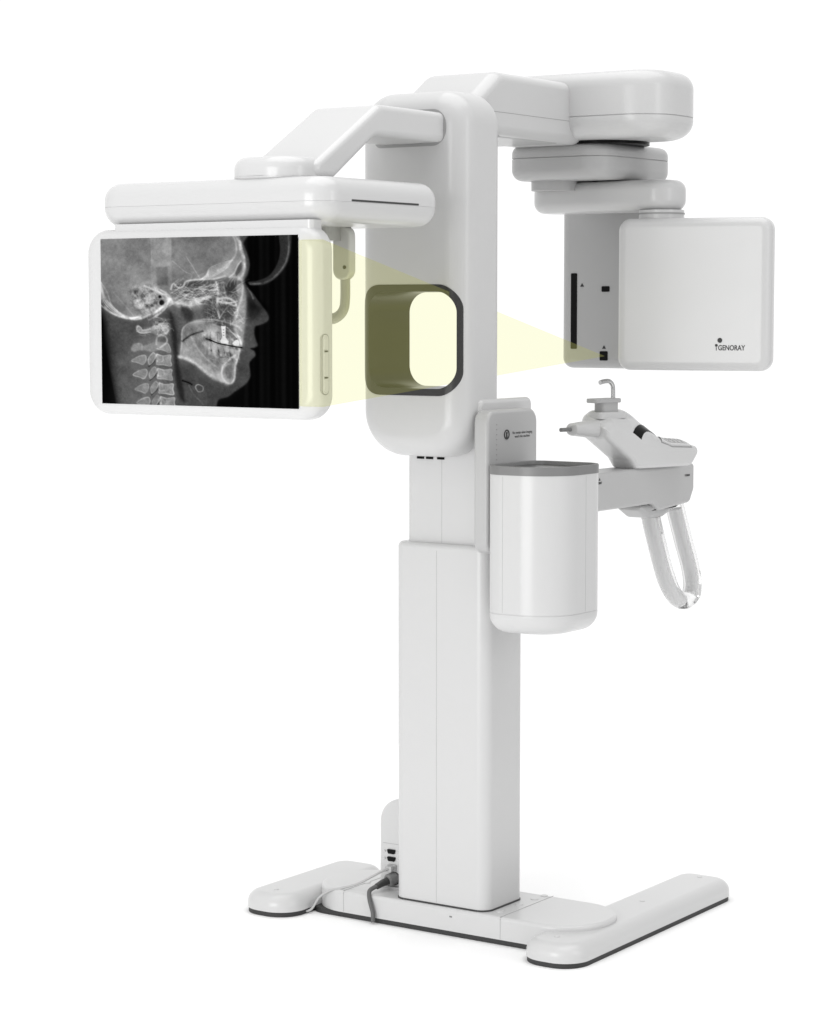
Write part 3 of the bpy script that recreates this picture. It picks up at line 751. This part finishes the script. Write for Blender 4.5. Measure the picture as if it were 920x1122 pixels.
for k in range(6):
    for r_ in range(2):
        u0 = .06 + .15 * k; v0 = .10 + .42 * r_
        skin('key', KQ, .0062, PALE, ch, u0, u0 + .12, v0, v0 + .34, 3)
cup = slab('chin_cup', rrect(-.02, .02, -.105, -.040, .012, 8), 'Z', 1.306, 1.352, .002, .002, CUPGREY, ch, M=MH)
slab('cup_lip', rpoly([(-.022, -.134), (.022, -.134), (.026, -.034), (-.026, -.034)], .012, 8), 'Z', 1.348, 1.360, .003, .003, CUPGREY, ch, M=MH)
slab('cup_base', rrect(-.027, .027, -.122, -.016, .015, 8), 'Z', 1.305, 1.323, 0, .003, WHITE, ch, M=MH)
bm = bmesh.new()
tube(bm, smooth_path([(0, -.046, 1.345), (0, -.046, 1.38), (0, -.049, 1.396), (0, -.062, 1.406), (0, -.082, 1.406), (0, -.098, 1.403)], 6), .0062, 14, Vector((1, 0, 0)), M=MH)
obj('bite_hook', bm, STEEL, ch)

# ---- connection box at the foot of the column
io = slab('connection_box', rpoly([(-.252, BH - .002), (-.12, BH - .002), (-.12, .312), (-.252, .312)], [.003, .003, .003, .10], 16), 'Y', -.03, .06, (.008, .008), .01, WHITE, MC)
slab('connection_foot', rrect(-.262, -.11, -.045, .065, .012), 'Z', BH - .002, BH + .007, 0, .002, SHELL, io)
bm = bmesh.new(); rings(bm, rrect(-.24, -.137, .1905, .1915, .0002, 2), [(-.0304, 0), (-.0295, 0)], 'Y'); obj('panel_seam', bm, SEAM, io)
for z in (.170, .150):
    bm = bmesh.new(); rings(bm, rpoly([(-.222, z - .006), (-.202, z - .006), (-.198, z + .006), (-.226, z + .006)], .003, 4), [(-.034, 0), (-.029, 0)], 'Y'); pt = obj('serial_port', bm, BLACK, io)
    for x in (-.234, -.189):
        bm = bmesh.new(); rings(bm, circle(x, z, .0028, 12), [(-.0345, 0), (-.029, 0)], 'Y'); obj('screw', bm, STEEL, io)
bm = bmesh.new(); rings(bm, rrect(-.222, -.196, .118, .136, .002, 3), [(-.036, 0), (-.029, 0)], 'Y'); obj('network_port', bm, CUPGREY, io)
bm = bmesh.new(); rings(bm, circle(-.203, .099, .018, 28), [(-.034, 0), (-.030, 0), (-.028, .0)], 'Y'); obj('power_socket', bm, DARK, io)

# ---- cables
bm = bmesh.new()
tube(bm, [Vector((-.203, -.030, .100)), Vector((-.204, -.056, .099)), Vector((-.205, -.060, .098))], lambda f: .0165 if f < .9 else .013, 24)
pc = empty('power_cable', (-.2, -.09, .03), 'thick dark grey power cable plugged into the connection box and running down over the base', 'cable')
obj('plug', bm, GREY, pc)
bm = bmesh.new(); tube(bm, [Vector((-.205, -.055, .098)), Vector((-.211, -.077, .094)), Vector((-.216, -.095, .088))], lambda f: .011 - .003 * f, 18); obj('strain_relief', bm, DARK, pc)
bm = bmesh.new(); tube(bm, smooth_path([(-.213, -.088, .091), (-.219, -.104, .0865), (-.220, -.122, .080), (-.210, -.1345, .060), (-.199, -.1365, .030), (-.197, -.1385, .010), (-.196, -.1385, .0062)], 8), .0058, 14); obj('cord', bm, CABLE, pc)
dc = empty('data_cable', (-.3, -.08, .03), 'thin pale grey network cable running from the connection box across the left foot', 'cable')
bm = bmesh.new(); rings(bm, rrect(-.219, -.199, .120, .134, .002, 3), [(-.052, 0), (-.034, 0)], 'Y'); obj('plug', bm, PALE, dc)
bm = bmesh.new(); tube(bm, smooth_path([(-.209, -.05, .127), (-.217, -.066, .124), (-.235, -.082, .112), (-.275, -.098, .088), (-.312, -.115, .0755), (-.345, -.126, .066), (-.375, -.133, .045), (-.395, -.142, .012), (-.415, -.150, .0045)], 8), .0032, 12); obj('cord', bm, CABLEW, dc)
